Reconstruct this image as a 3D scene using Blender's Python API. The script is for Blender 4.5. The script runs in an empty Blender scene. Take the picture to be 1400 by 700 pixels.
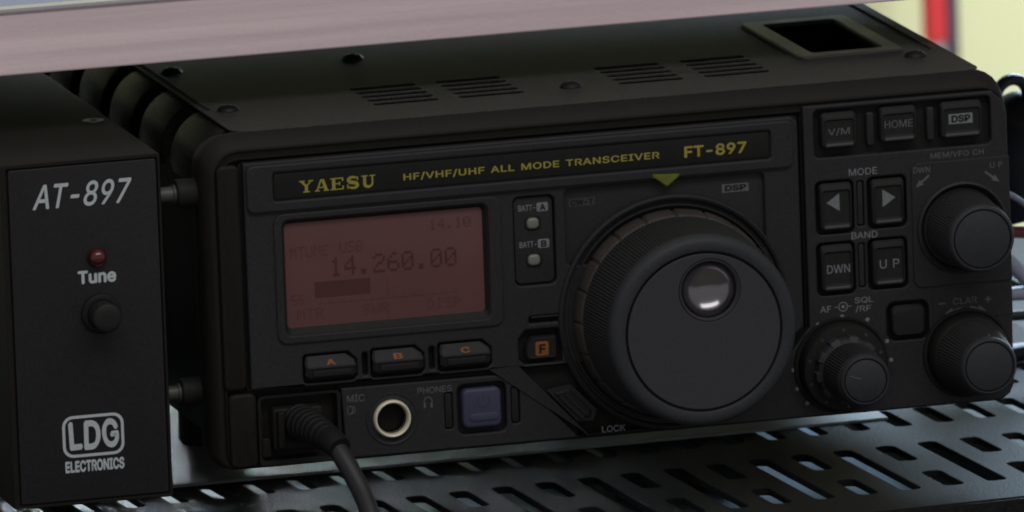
import bpy, bmesh, math, random
from mathutils import Vector, Matrix
random.seed(7)
S = 0.001                                   # all dimensions below are millimetres
scene = bpy.context.scene
C = scene.collection

# ------------------------------------------------------------ camera
psi, phi, roll = math.radians(15.1), math.radians(11.1), math.radians(2.06)
back = Vector((-math.sin(psi)*math.cos(phi), -math.cos(psi)*math.cos(phi), math.sin(phi)))
right = Vector((0, 0, 1)).cross(back).normalized(); up = back.cross(right)
R = right*math.cos(roll) - up*math.sin(roll); U = right*math.sin(roll) + up*math.cos(roll)
cam_d = bpy.data.cameras.new('camera'); cam = bpy.data.objects.new('camera', cam_d); C.objects.link(cam)
m = Matrix((R, U, back)).transposed().to_4x4()
m.translation = Vector((-820.8626, -3326.2075, 721.3496))*S
cam.matrix_world = m
cam_d.sensor_width = 36; cam_d.lens = 5.68*3500/1400*36
cam_d.clip_start = 0.05; cam_d.clip_end = 60
cam_d.dof.use_dof = True; cam_d.dof.focus_distance = 3.49; cam_d.dof.aperture_fstop = 40
scene.camera = cam

# ------------------------------------------------------------ world, lamps, exposure
w = bpy.data.worlds.new('World'); scene.world = w; w.use_nodes = True
nt = w.node_tree; bg = nt.nodes['Background']
tc = nt.nodes.new('ShaderNodeTexCoord'); sep = nt.nodes.new('ShaderNodeSeparateXYZ')
ramp = nt.nodes.new('ShaderNodeValToRGB'); mp = nt.nodes.new('ShaderNodeMapRange')
mp.inputs['From Min'].default_value = -1; mp.inputs['From Max'].default_value = 1
nt.links.new(tc.outputs['Generated'], sep.inputs[0]); nt.links.new(sep.outputs['Z'], mp.inputs['Value'])
nt.links.new(mp.outputs[0], ramp.inputs[0]); nt.links.new(ramp.outputs[0], bg.inputs[0])
e = ramp.color_ramp.elements
e[0].position = 0.30; e[0].color = (.62, .62, .66, 1)
e[1].position = 0.80; e[1].color = (.52, .52, .50, 1)
bg.inputs[1].default_value = 0.51

def area(name, loc, target, sx, sy, power, col):
    d = bpy.data.lights.new(name, 'AREA'); d.shape = 'RECTANGLE'; d.size = sx*S; d.size_y = sy*S
    d.energy = power; d.color = col
    o = bpy.data.objects.new(name, d); C.objects.link(o); o.location = Vector(loc)*S
    o.rotation_euler = (Vector(target)-Vector(loc)).to_track_quat('-Z', 'Y').to_euler()
    return o
area('back_right_light', (520, 560, 330), (235, 20, -18), 240, 240, 9.5, (.58, .78, 1.0))  # area lamp for the bluish daylight from behind right, no window known
area('low_rear_fill', (70, 620, 2), (10, 120, -16), 120, 24, .085, (.80, .90, 1.0)).data.spread = math.radians(24)  # added fill lamp hidden behind the radio, brightens the sheet under it
area('wall_fill', (1000, 700, 250), (640, 1230, -150), 500, 500, 7.0, (1.0, .98, .92))  # added lamp out of view that brightens the cream wall
area('soft_front_light', (150, -1350, 1700), (90, 0, 40), 2200, 600, 16, (1.0, .98, .98))
vs = scene.view_settings
vs.view_transform = 'Standard'; vs.look = 'None'; vs.exposure = 0; vs.gamma = 1; vs.use_curve_mapping = False
scene.render.engine = 'CYCLES'
scene.cycles.filter_width = 1.9

# ------------------------------------------------------------ materials
def mat(name, col, rough=.5, metal=0, spec=.5, bump=0, bscale=4000, var=0, vscale=60, coat=0, emit=0, streak=None):
    M = bpy.data.materials.new(name); M.use_nodes = True; t = M.node_tree; b = t.nodes['Principled BSDF']
    b.inputs['Base Color'].default_value = (*col, 1); b.inputs['Roughness'].default_value = rough
    b.inputs['Metallic'].default_value = metal; b.inputs['Specular IOR Level'].default_value = spec
    b.inputs['Coat Weight'].default_value = coat; b.inputs['Coat Roughness'].default_value = .12
    if emit:
        b.inputs['Emission Color'].default_value = (*col, 1); b.inputs['Emission Strength'].default_value = emit
    g = t.nodes.new('ShaderNodeNewGeometry')
    var *= .6
    if var or streak:
        mpn = t.nodes.new('ShaderNodeMapping'); t.links.new(g.outputs['Position'], mpn.inputs[0])
        if streak: mpn.inputs['Scale'].default_value = streak
        n = t.nodes.new('ShaderNodeTexNoise'); n.inputs['Scale'].default_value = vscale; n.inputs['Detail'].default_value = 5
        t.links.new(mpn.outputs[0], n.inputs['Vector'])
        mx = t.nodes.new('ShaderNodeMix'); mx.data_type = 'RGBA'
        mx.inputs['A'].default_value = (*[c*(1-var) for c in col], 1); mx.inputs['B'].default_value = (*[min(1, c*(1+var)) for c in col], 1)
        mr = t.nodes.new('ShaderNodeMapRange'); mr.inputs['From Min'].default_value = .3; mr.inputs['From Max'].default_value = .7
        t.links.new(n.outputs['Fac'], mr.inputs['Value']); t.links.new(mr.outputs[0], mx.inputs['Factor']); t.links.new(mx.outputs['Result'], b.inputs['Base Color'])
        r = t.nodes.new('ShaderNodeMapRange'); r.inputs['To Min'].default_value = max(0, rough-.12); r.inputs['To Max'].default_value = min(1, rough+.12)
        t.links.new(n.outputs['Fac'], r.inputs['Value']); t.links.new(r.outputs[0], b.inputs['Roughness'])
    if bump:
        n2 = t.nodes.new('ShaderNodeTexNoise'); n2.inputs['Scale'].default_value = bscale; n2.inputs['Detail'].default_value = 2
        t.links.new(g.outputs['Position'], n2.inputs['Vector'])
        bp = t.nodes.new('ShaderNodeBump'); bp.inputs['Strength'].default_value = bump; bp.inputs['Distance'].default_value = .0002
        t.links.new(n2.outputs['Fac'], bp.inputs['Height']); t.links.new(bp.outputs[0], b.inputs['Normal'])
    return M
M = {
 'panel': mat('charcoal_plastic', (.0225, .0220, .0245), .55, spec=.25, bump=.25, var=.32, vscale=1500),
 'recess': mat('black_plastic', (.0125, .0122, .0115), .6, spec=.2, bump=.2, var=.2, vscale=900),
 'bezel': mat('warm_black_plastic', (.0125, .0115, .0095), .55, spec=.15, bump=.2, var=.3, vscale=1200),
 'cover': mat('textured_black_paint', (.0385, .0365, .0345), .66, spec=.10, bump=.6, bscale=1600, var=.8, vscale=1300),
 'fin': mat('worn_shaded_paint', (.0058, .0053, .0048), .5, spec=.13, bump=.7, bscale=1500, var=.6, vscale=700),  # worn paint, base colour darkened for the shade between tuner and radio
 'button': mat('button_rubber', (.0140, .0142, .0138), .55, spec=.25, bump=.15, var=.25, vscale=1200),
 'tuner': mat('tuner_paint', (.0155, .0140, .0125), .6, spec=.12, bump=.5, bscale=2200, var=.4, vscale=1500),
 'tface': mat('tuner_face_film', (.0195, .0178, .0200), .5, spec=.25, bump=.1, var=.3, vscale=1600),
 'knob': mat('knob_plastic', (.0310, .0325, .0365), .55, spec=.25, bump=.1, var=.22, vscale=1500),
 'knurl': mat('knob_rubber', (.0270, .0260, .0262), .6, spec=.25, bump=.2, var=.25, vscale=900),
 'skirt': mat('warm_rubber', (.050, .042, .039), .55, spec=.25, bump=.2, var=.3, vscale=120),  # brown rubber, with a warm reflection also put into the colour
 'face': mat('knob_face_plastic', (.0385, .0365, .0420), .48, spec=.3, bump=.06, var=.22, vscale=1600),
 'chrome': mat('dark_chrome', (.22, .21, .225), .2, metal=1),
 'nickel': mat('bright_nickel', (.86, .78, .60), .35, metal=.25, spec=.6),
 'steel': mat('zinc_steel', (.075, .075, .068), .5, metal=.3),
 'duct': mat('duct_plastic', (.027, .026, .024), .5, spec=.3, bump=.2, var=.2),
 'polish': mat('polished_edge', (.06, .06, .065), .3, metal=.5, spec=.6),
 'void':   mat('hole_shade_black', (.002, .002, .002), .8, spec=.05),  # near-black colour puts in the shade inside deep holes
 'screw': mat('black_screw', (.005, .005, .006), .5, spec=.25),
 'flat_screw': mat('burnished_screw', (.030, .028, .025), .4, metal=.2, spec=.4),
 'yellow': mat('yellow_print', (.30, .255, .045), .6, spec=.2, var=.2, vscale=900),
 'white':  mat('white_print', (.50, .54, .56), .6, spec=.2, var=.1, vscale=900),
 'grey': mat('grey_print', (.105, .110, .115), .6, spec=.2, var=.25, vscale=1200),
 'grey2': mat('pale_grey_print', (.175, .185, .195), .6, spec=.2, var=.2, vscale=1200),
 'dim':    mat('dim_print', (.045, .047, .050), .6, spec=.2, var=.2, vscale=1200),
 'orange': mat('orange_print', (.25, .088, .022), .6, spec=.2, var=.2, vscale=900),
 'green':  mat('green_enamel', (.135, .155, .012), .4, spec=.4, var=.25, vscale=300),
 'led':    mat('clear_led', (.16, .16, .14), .35, spec=.6, var=.15, vscale=300),
 'red_led': mat('red_led', (.07, .006, .006), .2, spec=.6, coat=.3),
 'lcd': mat('pink_lcd', (.135, .060, .059), .5, spec=.2, coat=.2, var=.12, vscale=28),
 'ink': mat('lcd_ink', (.082, .031, .031), .5, spec=.2),
 'ink2': mat('faint_lcd_ink', (.110, .047, .046), .5, spec=.2),
 'blue': mat('violet_button', (.052, .052, .098), .5, spec=.3, bump=.1, var=.12),
 'alu': mat('brushed_alu_pink_reflection', (.88, .71, .735), .45, metal=.25, spec=.5, var=.18, vscale=42, streak=(.14, 1, 8), bump=.35, bscale=700),  # pink reflections are put into the metal's base colour
 'alu_lip': mat('bare_aluminium', (.62, .58, .60), .3, metal=.6, var=.1, vscale=60),
 'board':  mat('upper_board', (.25, .25, .36), .4, var=.2, vscale=30),
 'sheet': mat('lit_band_grey', (.24, .25, .25), .6, spec=.2, bump=.2, var=.1, vscale=60),  # grey stands in for light on the shelf below the radio
 'shelf': mat('powder_coated_steel', (.0140, .0140, .0140), .66, spec=.08, bump=.9, bscale=1400, var=.7, vscale=900),
 'table': mat('pale_blue_table', (.125, .18, .235), .7, spec=.2, var=.5, vscale=14),
 'dark':   mat('dull_black', (.012, .012, .012), .6, spec=.2, bump=.2),
 'cable': mat('cable_jacket', (.022, .022, .025), .45, spec=.3, bump=.1, var=.2),
 'boot': mat('boot_rubber', (.0095, .0095, .0095), .6, spec=.2, bump=.1),
 'lip':    mat('lit_key_lip', (.044, .045, .045), .45, spec=.4),  # paler than the keys: light caught by the lower lips, put into colour
 'cable_light': mat('pale_cable_jacket', (.34, .36, .44), .5, spec=.3, var=.2, vscale=80),
 'cable_red': mat('red_cable_jacket', (.16, .02, .02), .4, spec=.5),
 'wall': mat('cream_wall', (.72, .77, .49), .9, var=.16, vscale=3),
 'floor':  mat('grey_floor', (.25, .24, .22), .8, var=.2, vscale=8),
 'red':    mat('red_paint', (.62, .03, .04), .6),
 'pole_dark': mat('dark_paint', (.06, .05, .09), .6),
 'violet': mat('pale_violet_paint', (.36, .30, .36), .6),
}

# outlines of a plain grotesque alphabet (advance, outlines) in thousandths of the letter size
GLYPH = {'+':(453,[[198,34,198,364,255,364,255,34],[61,172,61,226,391,226,391,172]]),'-':(453,[[337,244,337,188,114,188,114,244]]),'/':(249,[[235,533,71,-76,14,-76,178,533]]),'7':(453,[[97,0,323,452,62,452,62,509,391,509,391,449,165,0]]),'8':(453,[[226,-7,201,-6,178,-2,156,3,136,11,117,21,101,33,86,47,74,62,64,78,57,96,53,115,52,135,53,151,55,166,59,181,65,195,72,208,81,220,90,231,101,241,113,249,125,256,139,261,153,265,153,267,135,273,119,282,105,293,93,308,83,324,76,342,72,360,70,380,72,399,75,417,82,434,90,450,101,464,114,477,129,488,146,498,164,506,184,511,204,514,226,516,248,514,269,511,288,506,306,498,323,488,337,477,350,464,361,450,370,434,377,417,380,399,382,380,380,361,376,342,369,324,359,308,347,293,333,282,318,273,300,267,300,265,314,261,327,256,339,249,351,241,362,231,372,220,380,208,387,195,393,181,397,166,400,151,401,135,399,115,395,96,388,78,378,62,366,47,352,33,335,21,317,11,296,3,275,-2,251,-6],[226,49,243,50,258,52,272,55,285,60,296,66,307,74,315,82,323,91,329,102,333,113,336,126,337,139,336,152,333,165,329,177,322,189,314,199,305,208,295,216,283,223,270,228,256,232,242,234,226,235,211,234,196,232,182,228,169,223,157,216,147,208,138,199,130,189,123,177,119,165,116,152,115,139,116,126,119,113,123,102,129,91,136,82,145,74,156,66,167,60,180,55,195,52,210,50],[226,290,239,290,252,292,263,296,274,300,284,306,293,313,300,321,307,330,312,341,316,351,318,363,319,376,318,388,316,399,313,410,308,420,301,429,294,437,285,444,275,449,264,454,252,457,240,459,226,460,213,459,200,457,188,454,177,449,167,444,159,437,151,429,145,420,139,410,136,399,134,388,133,376,134,363,136,351,139,341,145,330,151,321,159,313,168,306,178,300,189,296,201,292,213,290]]),'9':(453,[[226,516,249,514,271,510,291,503,310,494,328,482,343,468,356,452,368,434,377,414,384,393,388,371,389,347,388,328,385,309,380,290,373,270,363,248,350,224,334,197,315,168,200,0,130,0,301,248,307,248,303,240,299,234,294,227,287,221,281,215,273,210,265,206,257,202,248,199,238,196,228,195,218,195,195,196,175,199,155,206,137,214,121,225,106,237,94,252,83,269,74,287,68,307,65,329,64,352,65,375,69,397,75,417,85,436,96,454,110,469,125,483,143,494,162,504,182,510,203,514],[226,460,212,459,199,457,186,452,174,446,163,438,154,429,145,419,138,407,133,395,129,381,126,367,125,352,126,336,129,322,133,308,138,295,145,284,154,274,163,265,174,257,186,251,199,247,212,244,226,243,240,244,254,247,267,251,279,257,289,265,299,273,307,284,314,295,320,308,324,321,327,335,327,350,327,366,324,381,320,394,314,407,307,419,299,429,290,438,279,446,267,452,254,457,241,459]]),'A':(480,[[16,0,201,509,276,509,463,0,395,0,287,302,282,317,276,334,270,352,264,372,257,394,250,420,241,447,232,478,245,478,236,447,228,419,220,393,213,371,206,351,201,333,195,317,191,302,85,0],[110,142,110,199,370,199,370,142]]),'B':(456,[[60,0,60,509,241,509,266,508,289,504,310,499,329,491,345,481,359,469,371,456,381,442,388,426,394,410,397,392,398,374,397,358,395,344,392,331,387,320,380,310,373,301,365,293,356,286,347,280,336,275,326,270,324,264,327,261,339,257,351,252,363,245,374,237,385,227,394,216,402,203,409,189,414,173,417,155,418,136,417,117,413,100,408,83,400,67,390,52,377,39,362,28,344,18,324,10,301,4,275,1,247,0],[125,57,245,57,272,58,296,63,315,70,330,80,341,92,349,105,354,120,355,137,355,149,352,161,348,173,342,184,335,194,327,203,317,211,306,218,293,224,279,228,264,230,248,231,125,231],[125,285,238,285,252,286,265,288,277,291,288,296,299,302,308,309,316,317,323,326,329,337,333,348,335,359,336,372,334,388,330,403,323,417,313,429,299,439,283,446,263,450,240,452,125,452]]),'C':(510,[[267,-7,235,-5,205,1,177,11,150,25,126,42,104,63,86,88,70,115,57,146,48,179,42,215,40,254,42,293,48,329,57,362,70,393,86,421,104,445,126,466,150,484,177,498,205,508,235,514,267,516,286,515,305,513,323,509,340,504,357,498,373,490,388,481,402,471,415,460,427,447,438,433,448,418,456,402,463,385,469,367,473,348,408,348,405,361,401,373,395,384,389,395,382,404,375,413,366,421,357,428,348,435,337,440,327,445,315,449,304,452,292,454,280,455,267,456,245,454,223,450,203,443,184,432,166,419,150,403,137,385,125,364,116,340,109,314,105,285,103,254,105,223,109,194,116,168,125,145,137,123,151,105,166,89,184,76,203,66,223,59,245,54,267,53,280,53,292,55,304,57,315,60,327,64,337,69,348,74,357,81,366,88,375,96,382,105,389,114,395,125,401,136,405,148,408,160,473,160,469,142,463,124,457,107,448,91,438,76,428,62,416,49,402,38,388,28,373,19,357,11,341,5,323,0,305,-4,286,-6]]),'D':(502,[[219,0,96,0,96,57,215,57,244,58,272,63,296,70,318,81,337,94,354,110,368,128,379,149,388,172,394,198,398,226,399,255,398,285,394,312,388,337,379,361,368,381,354,399,338,415,320,428,299,438,275,446,249,450,221,452,93,452,93,509,225,509,261,507,294,501,325,492,353,478,377,461,399,441,418,418,433,391,446,361,455,329,460,293,462,255,460,217,455,181,446,149,433,119,417,92,398,68,376,48,351,31,322,17,291,8,256,2],[125,509,125,0,60,0,60,509]]),'E':(419,[[60,0,60,509,372,509,372,452,125,452,125,286,355,286,355,229,125,229,125,57,375,57,375,0]]),'F':(410,[[60,0,60,509,369,509,369,452,125,452,125,278,346,278,346,221,125,221,125,0]]),'G':(520,[[269,-7,236,-5,205,1,176,11,149,25,125,43,104,64,85,88,69,116,57,146,47,179,42,215,40,254,42,293,47,329,57,362,69,393,85,421,103,445,125,466,149,484,175,498,203,508,233,514,265,516,285,515,304,513,322,509,340,504,358,497,374,489,389,480,403,469,416,458,429,445,439,431,449,416,458,401,465,384,470,367,474,349,408,349,404,361,399,372,393,383,387,393,380,403,373,411,365,420,356,427,347,434,337,439,326,444,315,448,304,452,291,454,279,455,265,456,243,454,222,450,202,443,183,432,166,419,150,404,137,385,125,364,116,340,109,314,105,285,103,254,105,223,109,194,116,168,125,145,137,124,151,105,166,90,184,76,203,66,224,59,246,54,269,53,290,54,309,57,328,63,345,71,360,81,374,93,386,107,396,123,404,141,410,160,414,180,415,202,434,199,283,199,283,256,478,256,478,200,476,170,471,141,463,115,451,91,436,69,419,50,399,33,377,19,352,8,326,0,298,-5]]),'H':(517,[[60,0,60,509,125,509,125,289,392,289,392,509,457,509,457,0,392,0,392,232,125,232,125,0]]),'I':(300,[[31,0,31,57,118,57,118,452,31,452,31,509,269,509,269,452,183,452,183,57,269,57,269,0]]),'K':(467,[[104,145,104,216,113,228,122,239,130,250,139,261,148,272,157,282,165,293,174,303,184,314,193,324,202,334,212,344,364,509,448,509,230,276],[60,0,60,509,125,509,125,334,124,225,125,193,125,0],[372,0,188,259,228,309,449,0]]),'L':(393,[[60,0,60,509,125,509,125,57,361,57,361,0]]),'M':(628,[[60,0,60,509,152,509,277,187,287,159,299,123,311,84,322,49,307,49,318,83,330,121,342,158,352,187,476,509,568,509,568,0,504,0,504,291,504,327,505,369,506,413,507,457,513,457,509,445,505,433,502,421,498,409,482,363,467,322,456,291,342,0,286,0,170,291,159,321,145,361,129,408,112,457,119,457,120,416,121,372,122,328,122,291,122,0]]),'N':(523,[[60,0,60,509,136,509,343,183,347,176,352,169,357,160,363,151,369,141,375,130,381,119,388,107,394,94,401,82,407,68,414,55,405,54,403,68,402,81,401,95,401,108,400,121,400,134,399,146,399,157,399,195,399,509,463,509,463,0,387,0,202,290,177,331,171,342,164,354,156,367,148,381,108,452,119,454,122,384,124,328,125,291,125,0]]),'O':(533,[[267,-7,235,-5,205,1,177,11,150,25,126,42,105,63,86,88,70,115,57,146,48,179,42,215,40,254,42,293,48,329,57,362,70,393,86,421,105,445,126,466,150,484,177,498,205,508,235,514,267,516,299,514,329,508,357,498,384,484,408,466,429,445,448,421,464,393,477,362,486,329,491,293,493,254,491,215,486,179,477,146,464,115,448,88,429,63,408,42,384,25,357,11,329,1,299,-5],[267,53,289,54,310,59,330,66,349,76,367,89,383,105,396,123,408,144,418,168,425,194,429,223,430,254,429,286,425,314,418,341,408,365,396,386,383,404,367,420,349,433,330,443,310,450,289,454,267,456,245,454,223,450,203,443,184,433,167,420,151,404,137,385,125,364,116,340,109,314,105,285,103,254,105,223,109,194,116,168,125,144,137,123,151,105,167,89,184,76,203,66,223,59,245,54]]),'P':(445,[[60,0,60,509,235,509,263,507,289,503,312,497,332,487,350,476,366,462,379,447,390,430,398,411,404,391,407,370,409,348,407,325,404,304,398,284,390,265,379,248,366,233,350,219,332,207,312,198,289,191,263,187,235,186,109,186,109,242,233,242,252,243,269,246,284,250,297,256,308,264,318,272,327,282,333,294,338,306,342,319,344,333,344,348,344,362,342,376,338,389,333,402,326,413,318,423,308,431,297,439,284,444,268,449,251,451,232,452,125,452,125,0]]),'Q':(533,[[245,159,313,159,369,85,384,65,468,-48,401,-48,346,27,331,46],[267,-7,235,-5,205,1,177,11,150,25,126,42,105,63,86,88,70,115,57,146,48,179,42,215,40,254,42,293,48,329,57,362,70,393,86,421,105,445,126,466,150,484,177,498,205,508,235,514,267,516,299,514,329,508,357,498,384,484,408,466,429,445,448,421,464,393,477,362,486,329,491,293,493,254,491,215,486,179,477,146,464,115,448,88,429,63,408,42,384,25,357,11,329,1,299,-5],[267,53,289,54,310,59,330,66,349,76,367,89,383,105,396,123,408,144,418,168,425,194,429,223,430,254,429,286,425,314,418,341,408,365,396,386,383,404,367,420,349,433,330,443,310,450,289,454,267,456,245,454,223,450,203,443,184,433,167,420,151,404,137,385,125,364,116,340,109,314,105,285,103,254,105,223,109,194,116,168,125,144,137,123,151,105,167,89,184,76,203,66,223,59,245,54]]),'R':(449,[[60,0,60,509,236,509,264,507,290,504,313,497,333,489,351,478,367,465,380,450,390,433,399,415,405,395,408,374,409,352,408,330,405,309,399,290,390,271,380,255,367,240,351,228,333,217,312,209,289,203,264,199,236,198,96,198,96,255,234,255,252,256,269,258,284,262,298,267,309,273,319,281,327,290,334,300,339,312,342,324,344,338,345,352,344,367,342,380,339,393,334,405,327,415,319,425,309,433,298,440,284,445,269,449,252,451,233,452,125,452,125,0],[353,0,230,229,303,229,428,0]]),'S':(447,[[224,-9,197,-8,172,-4,149,1,128,9,108,19,91,31,76,45,64,60,54,77,46,96,41,115,38,137,104,137,107,123,110,110,116,98,123,88,132,79,142,71,154,64,166,59,180,55,194,52,209,50,224,49,241,50,257,52,272,55,286,60,299,66,311,74,321,82,329,92,336,102,341,114,345,126,346,139,345,151,342,161,338,171,332,179,325,186,316,193,307,199,296,205,284,209,272,214,259,218,245,222,184,239,154,249,128,260,105,274,86,289,71,307,60,326,54,348,52,372,53,393,58,413,65,431,75,448,87,463,102,476,119,488,138,498,158,506,180,511,203,514,227,516,252,514,275,511,296,505,316,498,334,488,351,476,365,463,377,449,387,433,394,415,399,397,401,378,337,378,334,396,326,412,316,426,302,437,286,447,267,453,247,457,225,459,209,458,194,456,180,452,167,448,156,442,145,435,136,427,129,418,123,409,118,398,116,387,115,376,116,363,119,352,124,342,131,334,139,326,148,319,158,313,169,308,180,304,191,300,202,296,212,293,264,279,276,276,287,272,299,268,312,264,324,258,336,252,347,245,359,238,369,229,379,220,387,209,395,198,401,185,405,171,407,155,408,139,407,118,403,99,396,81,386,64,374,48,360,34,343,21,323,11,302,2,278,-4,252,-8]]),'T':(449,[[32,452,32,509,417,509,417,452,257,452,257,0,193,0,193,452]]),'U':(517,[[259,-8,230,-7,203,-2,177,5,154,15,133,28,114,43,98,60,85,80,74,101,66,124,62,148,60,173,60,509,124,509,124,178,125,160,128,144,133,128,141,113,150,99,160,87,173,77,187,68,203,61,220,56,239,53,259,52,279,53,298,56,315,61,331,68,345,77,357,87,368,99,377,113,384,128,389,144,392,160,393,178,393,509,457,509,457,173,456,148,451,124,443,101,433,80,419,60,403,43,384,28,363,15,340,5,315,-2,288,-7]]),'V':(480,[[204,0,16,509,84,509,192,206,197,192,203,176,209,158,215,137,222,115,230,89,239,61,248,31,235,31,244,62,252,90,260,115,267,138,274,158,279,176,285,192,290,206,395,509,463,509,278,0]]),'W':(686,[[155,0,16,509,82,509,163,196,166,183,170,171,173,158,175,145,187,94,189,80,192,67,195,53,197,40,189,40,192,53,194,67,197,80,200,94,203,107,205,120,208,133,211,145,224,196,306,509,380,509,462,196,465,183,468,171,471,158,474,145,486,94,489,80,492,67,494,53,497,40,488,40,491,53,493,67,496,80,499,94,502,107,504,120,507,133,510,145,523,196,603,509,670,509,530,0,455,0,368,323,363,339,359,356,355,373,351,391,347,410,344,431,340,452,336,475,350,475,346,453,342,433,339,413,335,395,331,377,327,359,323,341,318,323,230,0]]),'e':(404,[[212,-8,185,-7,161,-2,138,6,117,16,98,30,82,46,68,64,56,85,46,108,40,132,35,159,34,187,35,215,39,242,46,267,55,290,67,311,81,329,97,346,115,359,135,370,157,378,180,383,205,384,221,384,236,382,251,379,266,374,280,368,294,361,307,351,319,341,331,329,341,315,350,299,357,282,363,263,368,242,370,219,371,194,371,169,98,169,97,157,100,139,104,122,110,106,118,92,128,80,139,70,151,61,165,55,179,50,195,47,212,46,224,47,234,48,244,50,254,53,263,56,271,61,278,66,285,73,292,80,297,88,302,96,306,105,365,91,360,77,353,63,345,51,335,39,324,29,311,19,298,11,283,4,266,-1,249,-5,231,-7],[98,221,309,221,307,237,303,254,298,269,291,282,283,294,273,305,263,314,250,321,237,326,222,329,205,330,189,329,173,326,159,321,146,313,135,304,125,294,116,282,109,270,103,256,99,241]]),'n':(410,[[114,227,114,0,53,0,53,379,112,379,112,287,102,287,112,312,124,332,137,349,152,362,169,372,187,379,207,383,227,384,246,383,264,380,280,376,295,369,309,360,321,349,332,336,341,321,348,304,353,285,356,264,357,240,357,0,296,0,296,235,295,256,290,275,283,291,273,304,260,315,246,323,229,328,210,329,197,328,184,326,172,322,161,317,150,311,141,303,133,293,126,283,121,271,117,257,114,243]]),'u':(410,[[182,-5,164,-4,146,-1,130,4,115,11,101,20,89,31,78,44,69,59,62,76,57,95,54,116,53,139,53,379,114,379,114,144,115,123,119,105,127,89,137,75,150,64,164,56,181,52,200,50,213,51,226,53,238,57,249,62,259,69,268,77,276,86,283,97,289,109,293,122,295,137,296,153,296,379,357,379,357,0,298,0,298,92,307,92,297,67,286,47,272,30,257,17,240,7,222,0,203,-4]])}

# ------------------------------------------------------------ mesh helpers
def finish(bm, name, material, parent=None, angle=32):
    if material != 'none': bmesh.ops.recalc_face_normals(bm, faces=bm.faces)
    lim = math.radians(angle)
    for f in bm.faces: f.smooth = True
    for ed in bm.edges:
        if len(ed.link_faces) != 2 or ed.calc_face_angle(0) > lim: ed.smooth = False
    root = parent
    off = Vector((0, 0, 0))
    while root is not None:
        off += root.location; root = root.parent
    for v in bm.verts: v.co = v.co*S - off
    me = bpy.data.meshes.new(name); bm.to_mesh(me); bm.free()
    me.materials.append(M[material])
    o = bpy.data.objects.new(name, me); C.objects.link(o)
    if parent is not None: o.parent = parent
    return o
def tag(o, label=None, cat=None, group=None, kind=None):
    if label: o['label'] = label
    if cat: o['category'] = cat
    if group: o['group'] = group
    if kind: o['kind'] = kind
    return o
def thing(name, loc, label, cat, group=None):
    o = bpy.data.objects.new(name, None); C.objects.link(o); o.location = Vector(loc)*S; o.empty_display_size = .01
    return tag(o, label, cat, group)
def rr(x0, x1, z0, z1, r, n=5):
    if not isinstance(r, (tuple, list)): r = (r,)*4        # bl, br, tr, tl
    out = []
    for (cx, cz, a0, q) in ((x0+r[0], z0+r[0], 180, r[0]), (x1-r[1], z0+r[1], 270, r[1]), (x1-r[2], z1-r[2], 0, r[2]), (x0+r[3], z1-r[3], 90, r[3])):
        for i in range(n+1):
            a = math.radians(a0+90*i/n); out.append((cx+q*math.cos(a), cz+q*math.sin(a)))
    return out
def circ(cx, cz, r, n=48): return [(cx+r*math.cos(2*math.pi*i/n), cz+r*math.sin(2*math.pi*i/n)) for i in range(n)]
def loft(bm, rings, cap0=False, cap1=True):
    vs_ = [[bm.verts.new(p) for p in r] for r in rings]; n = len(vs_[0])
    for a, b in zip(vs_, vs_[1:]):
        for i in range(n): bm.faces.new((a[i], a[(i+1) % n], b[(i+1) % n], b[i]))
    if cap0: bm.faces.new(vs_[0])
    if cap1: bm.faces.new(vs_[-1])
def ring(pts, y): return [(x, y, z) for x, z in pts]
def rbox(bm, x0, x1, z0, z1, y0, y1, r=1., b=.4, cap0=False):
    """rounded block whose front is at y1 (< y0), edge rounded by b"""
    rs = [ring(rr(x0, x1, z0, z1, r), y0)]
    for k in range(4):
        a = math.radians(90*k/3); i = b*(1-math.cos(a)); rs.append(ring(rr(x0+i, x1-i, z0+i, z1-i, max(.05, r-i)), y1+b-b*math.sin(a)))
    loft(bm, rs, cap0)
def panel(name, outer, holes, y0, y1, material, parent, bevel=.3, plane='XZ', xf=None):
    """sheet with real holes between depth y0 (back) and y1 (front)"""
    cu = bpy.data.curves.new('tmp', 'CURVE'); cu.dimensions = '2D'; cu.fill_mode = 'BOTH'
    T = abs(y0-y1); cu.extrude = max(0.001, T/2-bevel); cu.bevel_depth = bevel; cu.bevel_resolution = 1; cu.offset = -bevel
    def area2(p): return sum(p[i][0]*p[(i+1) % len(p)][1]-p[(i+1) % len(p)][0]*p[i][1] for i in range(len(p)))
    for k, pts in enumerate([outer]+list(holes)):
        pts = list(pts)
        if (area2(pts) > 0) != (k == 0): pts.reverse()
        sp = cu.splines.new('POLY'); sp.points.add(len(pts)-1); sp.use_cyclic_u = True
        for q, p in zip(sp.points, pts): q.co = (p[0], p[1], 0, 1)
    o = bpy.data.objects.new('tmp', cu); C.objects.link(o)
    dg = bpy.context.evaluated_depsgraph_get(); me = bpy.data.meshes.new_from_object(o.evaluated_get(dg))
    bpy.data.objects.remove(o); bpy.data.curves.remove(cu)
    bm = bmesh.new(); bm.from_mesh(me); bpy.data.meshes.remove(me)
    bmesh.ops.remove_doubles(bm, verts=bm.verts, dist=.002)
    c = (y0+y1)/2
    for v in bm.verts:
        X, Y, Z = v.co
        p = (X, c-Z, Y) if plane == 'XZ' else (X, Y, c+Z)
        v.co = xf(*p) if xf else p
    return finish(bm, name, material, parent, 12)
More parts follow.
